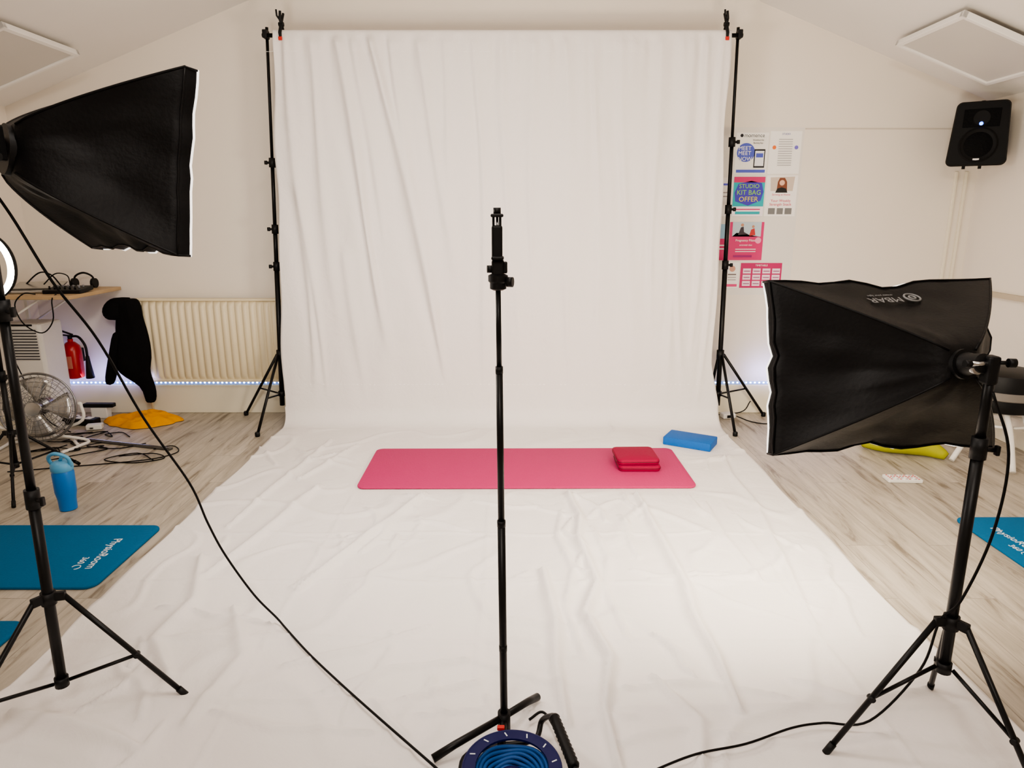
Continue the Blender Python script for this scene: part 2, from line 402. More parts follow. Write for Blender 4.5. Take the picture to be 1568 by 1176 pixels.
# ------------------------------------------------------------------ exercise mat, block, pads
PINK=mat('pink_foam',(186,52,104),.75,nscale=120,bump=.25,var=.05,spec=.3)
em=empty('exercise_mat',(.08,3.81,0))
slab('body',(.08,3.805,.009),1.87,.64,.012,.045,PINK,em,(0,0,math.radians(.4)),b=.004)
BLU=mat('blue_foam',(0,92,172),.7,nscale=100,bump=.2,var=.06)
slab('yoga_block',(1.165,4.245,.006),.31,.185,.052,.010,BLU,None,(0,0,math.radians(-30)),b=.005)
REDF=mat('red_fabric',(146,8,58),.7,nscale=60,bump=.2,var=.08,spec=.25)
rp=empty('folded_cushion',(.735,3.825,.02))
slab('pad_lower',(.74,3.825,.0215),.245,.24,.036,.03,REDF,rp,b=.012)
slab('pad_upper',(.732,3.835,.0575),.245,.24,.036,.03,REDF,rp,(0,0,math.radians(1.5)),b=.012,crown=.004)
tube('zip_lower',[Vector((.74+x,3.825+y,.040)) for x,y in rrect(.247,.242,.03,5)],.002,mat('dark_red_zip',(80,5,25),.5,nscale=50,var=.1),rp,6,0,True)
tube('zip_upper',[Vector((.732+x,3.835+y,.076)) for x,y in rrect(.247,.242,.03,5)],.002,MATS['dark_red_zip'],rp,6,0,True)

MB=mat('teal_blue_foam',(0,94,138),.75,nscale=100,bump=.2,var=.06,spec=.3); WT=mat('white_print',(225,230,232),.6,nscale=20,var=.02)
def gmat(cx,cy,w,d,logo,rotz):
    e=empty('exercise_mat',(cx,cy,0))
    slab('body',(cx,cy,.001),w,d,.012,.05,MB,e,b=.004)
    if logo:
        M=Matrix.Translation((logo[0],logo[1],.0138))@Matrix.Rotation(rotz,4,'Z')
        text('logo','PhysioRoom',.055,WT,e,M)
        text('logo_sub','360',.04,WT,e,M@Matrix.Translation((.06,-.06,0)))
        tube('logo_mark',[M@Vector((.12+.018*math.cos(a),-.06+.018*math.sin(a),.0)) for a in [i*.5 for i in range(10)]],.002,WT,e,5)
gmat(-2.60,2.745,1.84,.57,(-1.80,2.745),math.radians(-84))
gmat(-2.70,2.01,1.84,.44,None,0)
gmat(2.72,2.83,1.08,.58,(2.31,2.86),math.radians(-84))

# ------------------------------------------------------------------ softboxes
SBW=mat('diffuser_cloth',(250,250,250),.8,emit=(255,246,232),es=5)
SBWR=mat('diffuser_rim',(250,250,250),.8,emit=(255,250,242),es=1.2)
def softbox(e,C,n,w,h,A,lw,r0=.05,wr_=1.0,lcol=(1,.90,.76)):
    C=Vector(C);A=Vector(A);n=Vector(n).normalized()
    right=n.cross(Vector((0,0,1))).normalized(); up=right.cross(n).normalized()
    m=14; NS=18
    per=[]
    for (x0,y0,x1,y1) in ((-1,-1,1,-1),(1,-1,1,1),(1,1,-1,1),(-1,1,-1,-1)):
        for k in range(m):
            t=k/m; per.append((x0+(x1-x0)*t,y0+(y1-y0)*t,t))
    NP=len(per); V=[];Fc=[]
    for s in range(NS+1):
        t=s/NS; kk=t**.82
        cen=A.lerp(C,t)
        for j,(px,py,tt) in enumerate(per):
            sn=math.sin(math.pi*tt)
            sag=1-.15*sn*math.sin(math.pi*min(1,t*1.02)) -.045*sn*t
            hw=r0*(1-kk)+w/2*kk; hh=r0*(1-kk)+h/2*kk
            qx,qy=px,py
            if abs(px)==1 and abs(py)<1: qx*=sag
            if abs(py)==1 and abs(px)<1: qy*=sag
            p=cen+right*qx*hw+up*qy*hh
            wr=.012*noise.noise(Vector((px*3.2+1,py*3.2,t*1.2+e.location.x)))*sn*t+.009*noise.noise(Vector((px*9,py*9,t*2.5)))*sn*math.sin(math.pi*t)
            wr+=.005*math.sin(tt*19+t*9)*sn*t*t+.005*noise.noise(p*22)*sn*t
            V.append(p+(right*px+up*py).normalized()*wr*wr_*1.4)
    for j,(px,py,tt) in enumerate(per):
        V.append(V[NS*NP+j]+n*.035+(right*px+up*py).normalized()*.003*math.sin(j*1.7))
    for s in range(NS+1):
        for j in range(NP):
            l=(j+1)%NP; Fc.append((s*NP+j,s*NP+l,(s+1)*NP+l,(s+1)*NP+j))
    Fc.append(tuple(reversed(range(NP))))
    o=mesh('fabric_shell',V,Fc,FAB,e,True); fixn(o.data)
    try: o.data.set_sharp_from_angle(angle=.9)
    except Exception: pass
    base=(NS+1)*NP; fr=[V[base+j].copy() for j in range(NP)]
    DV=[];DF=[]; cc=C+n*.035; K=5
    for s in range(K):
        t=1-s/K
        for p in fr: DV.append(cc+(p-cc)*t*.995+n*(.012*(1-t*t)-.003))
    DV.append(cc+n*.010)
    for s in range(K-1):
        for j in range(NP):
            l=(j+1)%NP; DF.append((s*NP+j,s*NP+l,(s+1)*NP+l,(s+1)*NP+j))
    for j in range(NP): DF.append(((K-1)*NP+j,(K-1)*NP+(j+1)%NP,K*NP))
    mesh('diffuser',DV,DF,SBW,e,True)
    tube('diffuser_edge',[p+n*.001 for p in fr],.0035,SBWR,e,6,0,True)
    for ci in (0,m,2*m,3*m):
        tube('rib',[V[s*NP+ci]*1 for s in range(NS+2)],.0035,FAB,e,6)
    tube('hem',[V[NS*NP+j]+ (V[NS*NP+j]-C).normalized()*.001 for j in range(NP)],.0035,FAB,e,6,0,True)
    lathe('speed_ring',[(.03,-.012),(r0*1.08,-.012),(r0*1.08,.008),(.03,.008)],A,BLKP,e,24,n)
    lathe('lamp_head',[(.014,-.07),(.024,-.066),(.026,-.03),(.03,-.012)],A,BLKP,e,20,n)
    L=D.lights.new('softbox_lamp','AREA'); L.shape='RECTANGLE'; L.size=w*.9; L.size_y=h*.9; L.energy=lw; L.color=lcol
    lo=D.objects.new('lamp',L); SC.collection.objects.link(lo); lo.location=C+n*.06
    lo.rotation_euler=Matrix((right,up,-n)).transposed().to_euler()
    lo.parent=e; lo.matrix_parent_inverse=Matrix.Translation(-e.location)
    return V,NP,NS,m,right,up
def light_stand(e,P,top,collar,hub,feet,joints,lean=(0,0)):
    P=Vector((P[0],P[1],0))
    def at(z): return P+Vector((lean[0]*z,lean[1]*z,z))
    zs=[hub-.02]+joints+[top]; rs=[.0145,.012,.010,.009]
    for i in range(len(zs)-1): rod('pole_%d'%i,at(zs[i]),at(zs[i+1]),rs[i],BLK,e)
    for j in joints:
        rod('collar',at(j-.025),at(j+.03),.019,BLKP,e); rod('knob_stem',at(j),at(j)+Vector((.035,-.012,0)),.006,BLKP,e)
        box('knob',at(j)+Vector((.036,-.014,0)),(.010,.014,.026),BLKP,e,bev=.003)
    rod('leg_collar',at(collar-.022),at(collar+.016),.020,BLKP,e); rod('brace_collar',at(hub-.018),at(hub+.012),.019,BLKP,e)
    for i,f in enumerate(feet):
        f=Vector((*f,.016)); d=f-at(0); d.z=0; d.normalize(); a=at(collar)+d*.04
        box('hinge',at(collar)+d*.03,(.03,.016,.026),BLKP,e,(0,0,math.atan2(d.y,d.x)),bev=.003)
        rod('leg_%d'%i,a,f,.0078,BLK,e); mm=a.lerp(f,.58)
        rod('brace_%d'%i,at(hub)+d*.022,mm,.0055,BLK,e); rod('brace_pin_%d'%i,mm-d.cross(Vector((0,0,1)))*.010,mm+d.cross(Vector((0,0,1)))*.010,.008,BLKP,e)
        dd=(f-a).normalized(); rod('foot_%d'%i,f-dd*.03,f+dd*.006,.010,BLKP,e)
# right
eR=empty('softbox_light',(1.16,1.6,0))
nR=Vector((-math.sin(math.radians(6)),math.cos(math.radians(6)),-.24)).normalized()
VR,NP,NS,mm_,rt,up=softbox(eR,(1.108,1.99,1.026),nR,.70,.51,(1.125,1.665,1.10),40,.035,1.2,(1,.87,.68))
light_stand(eR,(1.165,1.60),1.13,.42,.285,[(.873,1.594),(1.316,1.856),(1.31,1.35)],[.90],(-.012,0))
box('tilt_bracket',(1.148,1.60,1.10),(.028,.035,.07),BLKP,eR,bev=.006)
rod('tilt_knob',(1.15,1.59,1.12),(1.19,1.585,1.12),.005,BLKP,eR); rod('tilt_knob_head',(1.178,1.585,1.12),(1.194,1.583,1.12),.011,BLKP,eR)
rod('cross_arm',(1.10,1.60,1.115),(1.16,1.60,1.115),.006,CHR,eR); rod('arm_knob',(1.085,1.60,1.115),(1.10,1.60,1.115),.009,BLKP,eR)
rod('ring_arm',(1.12,1.60,1.10),(1.124,1.66,1.10),.012,CHR,eR)
pc=VR[int(NS*.80)*NP+int(2.60*mm_)]
e2=(VR[int(NS*.6)*NP+int(2.60*mm_)]-VR[int(NS*.9)*NP+int(2.60*mm_)]).normalized(); e1=(VR[NS*NP+2*mm_]-VR[NS*NP+3*mm_]).normalized(); e1=(e1-e2*e1.dot(e2)).normalized()
nn=e1.cross(e2)
LG=mat('grey_print',(125,125,125),.6,nscale=20,var=.03)
if nn.z<0: nn=-nn
ex=e2.cross(nn).normalized()
M=Matrix((ex,e2,nn)).transposed().to_4x4(); M.translation=pc+nn*.012
text('logo','MBAR',.040,LG,eR,M)
text('logo_sub','create your light',.012,LG,eR,M@Matrix.Translation((0,-.028,0)))
tube('logo_ring',[M@Vector((-.082+.022*math.cos(a),.0+.022*math.sin(a),.004)) for a in [i*math.pi/10 for i in range(20)]],.003,LG,eR,6,0,True)
tube('logo_ring',[M@Vector((-.082+.009*math.cos(a),.0+.009*math.sin(a),.004)) for a in [i*math.pi/8 for i in range(16)]],.003,LG,eR,6,0,True)
# left
eL=empty('softbox_light',(-1.33,1.75,0))
nL=Vector((.665,.747,-.15)).normalized()
softbox(eL,(-1.155,2.175,1.60),nL,.68,.50,(-1.345,1.92,1.63),27,.062,1.0,(1,.93,.86))
light_stand(eL,(-1.335,1.75),1.64,.40,.125,[(-1.014,1.827),(-1.54,2.02),(-1.51,1.46)],[.70,1.22],(.02,0))
box('tilt_bracket',(-1.315,1.80,1.64),(.04,.09,.09),BLKP,eL,bev=.006)
rod('tilt_knob',(-1.31,1.79,1.62),(-1.27,1.77,1.60),.012,BLKP,eL)

cd=[(-1.38,1.84,1.58),(-1.34,1.88,1.46),(-1.27,1.90,1.28),(-1.20,1.95,1.11),(-1.137,2.02,.853),(-1.06,2.10,.605),(-1.03,2.13,.45),(-.992,2.15,.32),(-.92,2.18,.15),(-.85,2.19,.05),(-.80,2.14,.038),(-.68,2.0,.038),(-.544,1.856,.038),(-.40,1.71,.038),(-.24,1.555,.034),(-.15,1.47,.03),(-.11,1.45,.03)]
tube('electrical_cord',cd,.0038,CORD,None,8,8)
tube('electrical_cord',[(1.15,1.58,1.05),(1.20,1.56,.9),(1.19,1.55,.7),(1.155,1.57,.5),(1.13,1.60,.42),(1.12,1.63,.25),(1.02,1.66,.06),(.90,1.68,.036),(.80,1.66,.036),(.65,1.60,.036),(.50,1.56,.038),(.36,1.50,.034),(.2,1.42,.03),(.118,1.40,.03)],.0035,CORD,None,8,8)

# ------------------------------------------------------------------ phone tripod in the middle
pt=empty('phone_tripod',(-.022,1.66,0))
def ap(z): return Vector((-.022-.009*z,1.66,z))
for a,b,r in ((.03,.674,.0105),(.674,1.089,.0088),(1.089,1.29,.0066)): rod('pole',ap(a),ap(b),r,BLK,pt)
for z,r in ((.674,.0112),(1.089,.0096),(.30,.0112)): rod('ferrule',ap(z-.012),ap(z+.006),r,BLKP,pt)
rod('leg_hub',ap(.03),ap(.09),.018,BLKP,pt)
for f in ((.078,1.80),(-.215,1.555),(-.03,1.60)):
    tube('leg',[ap(.075),Vector((f[0]*.7-.007,f[1]*.7+1.66*.3,.045)),Vector((f[0],f[1],.028))],[.010,.011,.012],BLK,pt,12)
lathe('head_base',[(.012,0),(.020,.004),(.020,.018),(.024,.022),(.024,.036),(.016,.040)],ap(1.284),BLKP,pt,20)
box('head_block',ap(1.335),(.030,.026,.045),BLKP,pt,bev=.005)
rod('pan_handle',ap(1.305),ap(1.305)+Vector((.030,-.012,.0)),.007,BLKP,pt); rod('pan_knob',ap(1.305)+Vector((.022,-.01,0)),ap(1.305)+Vector((.036,-.014,0)),.012,BLKP,pt)
rod('side_knob',ap(1.335)+Vector((-.012,0,0)),ap(1.335)+Vector((-.026,-.002,0)),.009,BLKP,pt)
box('side_lever',ap(1.335)+Vector((.018,-.004,.004)),(.010,.010,.028),BLKP,pt,bev=.003)
box('clamp_body',ap(1.395)+Vector((-.001,0,0)),(.026,.020,.085),BLKP,pt,bev=.005)
box('clamp_rail_l',ap(1.437)+Vector((-.009,0,0)),(.006,.014,.05),BLKP,pt,bev=.002)
box('clamp_rail_r',ap(1.437)+Vector((.007,0,0)),(.006,.014,.05),BLKP,pt,bev=.002)
rod('clamp_screw',ap(1.41),ap(1.458),.003,CHR,pt)
box('clamp_top_jaw',ap(1.460)+Vector((0,-.008,0)),(.030,.030,.008),BLKP,pt,bev=.003)
rod('clamp_cap',ap(1.462),ap(1.478),.009,BLKP,pt)
box('clamp_low_jaw',ap(1.362)+Vector((0,-.012,0)),(.030,.034,.008),BLKP,pt,bev=.003)

# ------------------------------------------------------------------ cable reel
cb=empty('extension_cable_reel',(0,1.43,0))
NAVY=mat('navy_plastic',(8,12,74),.5,nscale=20,var=.05,spec=.3); BC=mat('blue_cable',(8,70,132),.5,nscale=40,var=.08,spec=.3)
rc=Vector((.0,1.425,.012))
def annulus(name,r0,r1,z,th,m,par):
    V=[];Fc=[];n=48
    for r,zz in ((r0,z),(r1,z),(r1,z+th),(r0,z+th)):
        for k in range(n):
            a=2*math.pi*k/n; V.append(rc+Vector((r*math.cos(a),r*math.sin(a),zz)))
    for i in range(4):
        for k in range(n):
            l=(k+1)%n; j=(i+1)%4; Fc.append((i*n+k,i*n+l,j*n+l,j*n+k))
    return mesh(name,V,Fc,m,par,False)
annulus('flange_low',.03,.122,.022,.006,NAVY,cb)
annulus('flange_rim',.092,.122,.108,.006,NAVY,cb)
tube('rim_bead',[rc+Vector((.122*math.cos(a),.122*math.sin(a),.111)) for a in [i*math.pi/32 for i in range(64)]],.004,NAVY,cb,8,0,True)
for k in range(12):
    a=k*2*math.pi/12+.15; box('rim_slot',rc+Vector((.108*math.cos(a),.108*math.sin(a),.1142)),(.014,.0032,.0012),WT,cb,(0,0,a+.35))
coil=[]
for layer,r in enumerate((.04,.05,.060,.070,.080,.090)):
    for j,z in enumerate((.036,.046,.056,.066,.076,.086,.096)):
        if layer<5 and j<6: continue
        coil.append(([rc+Vector(((r+.0025*math.sin(3*a+j))*math.cos(a),(r+.0025*math.cos(2*a+j))*math.sin(a),z+.003*math.sin(4*a+layer)-.004*(5-layer))) for a in [i*math.pi/20 for i in range(40)]],.0054,True))
tubes('wound_cable',coil,BC,cb,8)
lathe('drum_core',[(.03,.02),(.038,.022),(.038,.080),(.03,.088),(.02,.09)],rc,NAVY,cb,32)
tube('frame',[(-.13,1.44,.024),(-.13,1.56,.026),(-.05,1.60,.026),(.06,1.62,.03),(.085,1.66,.06),(.11,1.62,.11),(.118,1.595,.125)],.008,BLK,cb,10,6)
gp=[Vector((.115,1.60,.125)).lerp(Vector((.158,1.44,.108)),i/24) for i in range(25)]
tube('handle_grip',gp,[.0155 if i%2 else .0125 for i in range(25)],BLKP,cb,14)
tube('frame_front',[(.158,1.44,.108),(.163,1.41,.10),(.15,1.38,.04),(.12,1.33,.024),(-.1,1.30,.024),(-.13,1.36,.024),(-.13,1.44,.024)],.008,BLK,cb,10,6)
tube('plug_lead',[(.05,1.70,.03),(.09,1.72,.04),(.12,1.66,.04),(.145,1.56,.034),(.17,1.46,.03),(.22,1.40,.028)],.004,CORD,cb,8,6)
box('red_switch',(-.03,1.558,.124),(.02,.012,.01),MATS['red_rubber'],cb,bev=.002)

# ------------------------------------------------------------------ radiator
ra=empty('radiator',(-2.17,4.96,.55))
x0,x1=-2.74,-1.60; nf=22; V=[];Fc=[]; cols=nf*10+1; zs=[.27,.285,.31,.82,.845,.86]; am=[0,.3,1,1,.3,0]
for zi,z in enumerate(zs):
    for k in range(cols):
        xx=x0+(x1-x0)*k/(cols-1); ph=(k%10)/10
        f=math.sin(math.pi*ph)**.55 if 0<ph<1 else 0
        V.append((xx,4.945-.028*f*am[zi],z))
for i in range(len(zs)-1):
    for k in range(cols-1): q=i*cols+k; Fc.append((q,q+1,q+1+cols,q+cols))
o=mesh('fluted_panel',V,Fc,CRM,ra,True)
box('back_panel',((x0+x1)/2,4.965,.565),(x1-x0,.03,.59),CRM,ra,bev=.004)
box('top_cap',((x0+x1)/2,4.955,.868),(x1-x0+.01,.07,.016),CRM,ra,bev=.004)
box('bottom_rail',((x0+x1)/2,4.945,.268),(x1-x0,.03,.02),CRM,ra,bev=.004)
for xx in (x0+.2,x1-.2): box('wall_bracket',(xx,5.0,.6),(.04,.055,.4),CRM,ra)
rod('pipe',(x0+.03,4.95,.262),(x0+.03,4.96,.0),.009,CRM,ra)
# ------------------------------------------------------------------ jacket
JK=mat('black_jersey',(13,12,14),.85,nscale=60,bump=.3,spec=.14)
ja=empty('hooded_jacket',(-2.78,4.88,.5))
def loft(name,secs,m,par,n=28,seed=0,amp=.012):
    V=[];Fc=[]
    for (x0,x1,y0,y1,z) in secs:
        cx,cy=(x0+x1)/2,(y0+y1)/2; a_,b_=(x1-x0)/2,(y1-y0)/2
        for k in range(n):
            t=2*math.pi*k/n; p=Vector((cx+a_*math.cos(t),cy+b_*math.sin(t),z))
            w=amp*noise.noise(p*9+Vector((seed,0,0)))+amp*.8*noise.noise(Vector((p.x*30,p.y*20,p.z*4+seed)))
            V.append(p+Vector((math.cos(t),math.sin(t),.3*math.sin(t*3)))*w)
    N=len(secs)
    for i in range(N-1):
        for k in range(n):
            l=(k+1)%n; Fc.append((i*n+k,i*n+l,(i+1)*n+l,(i+1)*n+k))
    Fc.append(tuple(range(n))); Fc.append(tuple((N-1)*n+k for k in reversed(range(n))))
    o=mesh(name,V,Fc,m,par,True); s=o.modifiers.new('s','SUBSURF'); s.levels=1; s.render_levels=1; fixn(o.data); return o
loft('body',[(-2.80,-2.70,4.84,4.91,.885),(-2.85,-2.68,4.83,4.925,.875),(-2.87,-2.66,4.82,4.92,.82),(-2.85,-2.65,4.83,4.92,.77),(-2.86,-2.63,4.83,4.92,.68),(-2.87,-2.62,4.82,4.92,.56),(-2.90,-2.62,4.82,4.92,.45),(-2.91,-2.64,4.82,4.92,.37),(-2.84,-2.64,4.83,4.92,.31),(-2.74,-2.63,4.85,4.91,.24),(-2.72,-2.64,4.86,4.90,.15),(-2.70,-2.65,4.87,4.89,.11)],JK,ja,28,0,.020)
loft('sleeve',[(-2.88,-2.80,4.83,4.90,.66),(-2.91,-2.83,4.82,4.90,.54),(-2.94,-2.86,4.82,4.90,.42),(-2.975,-2.90,4.82,4.90,.31),(-2.98,-2.92,4.83,4.89,.25)],JK,ja,16,3,.010)
loft('hood',[(-2.90,-2.80,4.82,4.90,.73),(-2.93,-2.79,4.81,4.91,.765),(-2.925,-2.77,4.81,4.92,.82),(-2.89,-2.74,4.83,4.92,.87),(-2.85,-2.72,4.85,4.91,.895)],JK,ja,16,5,.018)
# ------------------------------------------------------------------ yellow cloth heap
def heap(name,c,a,b,h,m,seed,par=None,power=2.5,rot=0):
    V=[];Fc=[];n=56;R=22
    for i in range(R+1):
        t=i/R
        for k in range(n):
            th=2*math.pi*k/n; q=Vector((math.cos(th),math.sin(th),0)); rr=1+.25*noise.noise(q*1.3+Vector((seed,seed,0)))+.1*noise.noise(q*4+Vector((seed,0,0)))
            x=a*t*rr*math.cos(th); y=b*t*rr*math.sin(th)
            z=h*(1-t**7)*(.5+.30*noise.noise(Vector((x*5+seed,y*6,0)))+.40*(1-abs(noise.noise(Vector((x*9+y*5,y*16,seed)))*3.4)))
            if i==R: z=.0
            p=Matrix.Rotation(rot,3,'Z')@Vector((x,y,max(z,.002)+.003)); V.append(p+Vector(c))
    for i in range(R):
        for k in range(n):
            l=(k+1)%n; Fc.append((i*n+k,(i+1)*n+k,(i+1)*n+l,i*n+l))
    o=mesh(name,V,Fc,m,par,True); s=o.modifiers.new('s','SUBSURF'); s.levels=1; s.render_levels=1; return o
YEL=mat('mustard_fabric',(228,156,22),.85,nscale=40,bump=.3,var=.08,spec=.2)
heap('folded_shirt',(-2.69,4.76,0),.27,.17,.075,YEL,2.2)
GRN=mat('lime_fabric',(166,166,46),.85,nscale=40,bump=.2,var=.06,spec=.2)
pts=cr([(2.27,4.20,.03),(2.36,4.11,.045),(2.48,4.07,.047),(2.58,4.03,.045),(2.66,3.95,.03)],6)
rr=[.014+.050*math.sin(math.pi*(i+.5)/len(pts))**.6 for i in range(len(pts))]
tube('bolster_cushion',[Vector((p.x,p.y,r+.002)) for p,r in zip(pts,rr)],rr,GRN,None,16)
# remote
rm=empty('remote_control',(2.21,3.63,0))
slab('body',(2.215,3.63,.001),.19,.09,.018,.01,WPL,rm,(0,0,-.05),b=.003)
bcol=[mat('btn_red',(200,90,90),.5,nscale=10,var=.02),mat('btn_white',(250,250,250),.5,nscale=10,var=.02),mat('btn_grey',(170,170,175),.5,nscale=10,var=.02)]
for i in range(10):
    for j in range(4):
        lathe('button',[(.0045,0),(.0045,.002),(.003,.003)],(2.14+i*.0165,3.60+j*.02-.05*(i*.0165-.075),.019),bcol[(i*j+i)%3],rm,8)

# ------------------------------------------------------------------ stool on the right
sl=empty('padded_stool',(2.98,4.05,0))
lathe('seat',[(.17,.30),(.20,.31),(.21,.33),(.21,.37),(.208,.40),(.21,.43),(.21,.50),(.20,.53),(.16,.545),(.05,.55)],(3.03,4.08,0),BLKP,sl,40)
lathe('seat_band',[(.211,.385),(.216,.39),(.216,.43),(.211,.435)],(3.03,4.08,0),mat('grey_band',(120,115,110),.6,nscale=20,var=.05),sl,40)
for i,a in enumerate((205,250,330,20,160)):
    a=math.radians(a); rr_=.24 if i==3 else (.32 if i==4 else .40)
    ex_=min(3.2,3.03+rr_*math.cos(a))
    tube('leg_%d'%i,[(3.03+.12*math.cos(a),4.08+.12*math.sin(a),.31),(3.03+.6*(ex_-3.03),4.08+.25*math.sin(a),.20),(ex_,4.08+rr_*math.sin(a),.018)],.016,WPL,sl,10,6)
tube('foot_ring',[(3.03+.17*math.cos(a),4.08+.17*math.sin(a),.22) for a in [i*math.pi/16 for i in range(32)]],.009,WPL,sl,8,0,True)

# ------------------------------------------------------------------ loudspeaker
sp=empty('wall_loudspeaker',(3.085,4.75,1.98))
V=[];Fc=[]
def spk(yf,wb,wt,z0,z1,r):
    o=[]
    for (sx,sz,a0) in ((1,1,0),(-1,1,90),(-1,-1,180),(1,-1,270)):
        for k in range(6):
            a=math.radians(a0+90*k/5); w=wt if sz>0 else wb
            o.append((3.085+sx*(w/2-r)+r*math.cos(a),yf,(z1-r if sz>0 else z0+r)+r*math.sin(a)))
    return o
L=[spk(4.90,.20,.18,1.82,2.14,.02),spk(4.72,.33,.29,1.78,2.17,.03),spk(4.69,.335,.295,1.775,2.175,.035),spk(4.67,.32,.28,1.785,2.165,.03)]
n=24
for l in L: V+=l
for i in range(3):
    for k in range(n): l=(k+1)%n; Fc.append((i*n+k,i*n+l,(i+1)*n+l,(i+1)*n+k))
Fc.append(tuple(range(n))); Fc.append(tuple(3*n+k for k in reversed(range(n))))
SPK=mat('speaker_black',(8,8,9),.6,nscale=60,bump=.05,spec=.2)
o=mesh('cabinet',V,Fc,SPK,sp); fixn(o.data)
box('horn_recess',(3.085,4.668,2.07),(.20,.006,.11),mat('dark_grille',(3,3,4),.6,nscale=80,bump=.3,spec=.1),sp,bev=.002)
lathe('horn_throat',[(.05,0),(.045,.004),(.02,.002)],(3.085,4.666,2.07),SPK,sp,24,(0,-1,0))
lathe('woofer_ring',[(.105,0),(.11,.004),(.10,.009),(.092,.004)],(3.085,4.672,1.905),SPK,sp,32,(0,-1,0))
lathe('woofer_grille',[(.09,0),(.07,.006),(.03,.009),(.01,.010)],(3.085,4.671,1.905),MATS['dark_grille'],sp,32,(0,-1,0))
lathe('status_led',[(.011,0),(.010,.003),(.003,.005)],(3.085,4.662,2.035),mat('blue_led',(40,90,255),.3,emit=(20,80,255),es=14),sp,12,(0,-1,0))
box('badge',(3.085,4.668,1.815),(.035,.004,.012),WPL,sp)
box('bracket_plate',(3.085,5.0,1.95),(.08,.02,.2),BLKP,sp); box('bracket_arm',(3.085,4.95,1.95),(.04,.11,.04),BLKP,sp)
rod('top_knob',(3.085,4.8,2.15),(3.085,4.8,2.19),.012,BLKP,sp)
for dx in (-.12,.12): rod('top_screw',(3.085+dx*.6,4.78,2.14),(3.085+dx*.6,4.78,2.178),.006,BLKP,sp)
for dx in (-.06,.03): rod('jack',(3.085+dx,4.75,1.76),(3.085+dx,4.75,1.80),.010,BLKP,sp)
sp.rotation_euler=(0,0,math.radians(-31)); sp.location=(3.065,4.74,1.98)

# ------------------------------------------------------------------ posters
def poster(name,x0,x1,z0,z1,base,els):
    e=empty(name,((x0+x1)/2,YB-.004,(z0+z1)/2)); w=x1-x0; h=z1-z0; lv=0
    pm=lambda c: mat('print_%d_%d_%d'%c,c,.45,nscale=12,var=.01)
    box('sheet',((x0+x1)/2,YB-.003,(z0+z1)/2),(w,.002,h),pm(base),e)
    for el in els:
        lv+=1; y=YB-.0045-lv*.0003
        if el[0]=='r':
            _,a,b,c,d,col=el; box('block',(x0+w*(a+b)/2,y,z0+h*(c+d)/2),(w*(b-a),.0006,h*(d-c)),pm(col),e)
        elif el[0]=='c':
            _,a,c,r,col=el; lathe('disc',[(r*w,0),(r*w,.0006)],(x0+w*a,y,z0+h*c),pm(col),e,28,(0,-1,0))
        elif el[0]=='t':
            _,a,c,s,st,col=el; M=Matrix.Translation((x0+w*a,y-.0003,z0+h*c))@Matrix.Rotation(math.pi/2,4,'X'); text('lettering',st,s,pm(col),e,M,.0002)
        elif el[0]=='p':
            _,pl,col=el; mesh('shape',[(x0+w*a,y,z0+h*c) for a,c in pl],[tuple(range(len(pl)))],pm(col),e)
    return e
K=(30,30,36); W_=(240,238,234)
box('notice_board',(1.735,YB-.001,1.475),(.60,.0019,1.16),mat('board_white',(226,221,214),.5,nscale=5,var=.01))
poster('wall_poster',1.565,1.79,1.745,2.02,W_,[('r',.1,.9,.9,.97,(245,245,243)),('t',.55,.93,.036,'momence',K),('c',.16,.93,.05,K),('c',.32,.52,.28,(84,96,190)),('r',.58,.92,.15,.60,K),('r',.61,.89,.19,.56,(235,235,240)),
 ('t',.68,.82,.013,'Download the',K),('t',.68,.75,.013,'Booking App',K),('t',.28,.62,.038,'MEET',W_),('t',.28,.50,.038,'MEET',W_),('t',.3,.36,.038,'NOW',W_),('r',.64,.86,.4,.5,(84,96,190)),('r',.05,.95,.03,.10,(84,96,190))])
poster('wall_poster',1.80,2.02,1.745,2.03,(242,240,236),[('t',.5,.93,.016,'STUDIO',(60,60,160)),('c',.15,.62,.06,(230,120,60)),('c',.85,.62,.06,(120,110,200))]+[('r',.28,.72,.80-.055*i,.815-.055*i,(170,168,170)) for i in range(12)])
poster('wall_poster',1.57,1.79,1.455,1.725,(40,170,180),[('r',0,1,.86,1,(204,54,110)),('p',[(.08,.38),(.04,.60),(.15,.82),(.55,.90),(.9,.84),(.97,.62),(.90,.40),(.5,.27)],(74,64,176)),('t',.5,.76,.040,'STUDIO',(150,215,60)),('t',.5,.60,.046,'KIT BAG',(150,215,60)),('t',.5,.43,.048,'OFFER',(235,225,40)),('r',.0,1,.0,.25,(245,235,240)),('r',.1,.9,.05,.12,(40,170,180)),('r',.1,.9,.16,.19,(204,54,110))])
poster('wall_poster',1.80,2.02,1.455,1.735,(243,240,236),[('p',[(.15,.62),(.12,.95),(.9,.97),(.86,.62)],(205,190,175)),('p',[(.34,.60),(.36,.84),(.42,.94),(.58,.94),(.66,.84),(.68,.60)],(125,75,55)),('c',.5,.82,.085,(225,180,155)),('p',[(.30,.58),(.36,.68),(.5,.71),(.64,.68),(.70,.58)],(30,30,30)),('t',.5,.53,.019,'Striving at Home',(210,60,100)),('t',.5,.38,.026,'Your Weekly',(210,60,100)),('t',.5,.29,.026,'Strength Snack',(210,60,100)),('r',.12,.34,.05,.20,(120,120,120)),('r',.40,.60,.05,.20,(120,120,120)),('r',.66,.88,.05,.20,(120,120,120))])
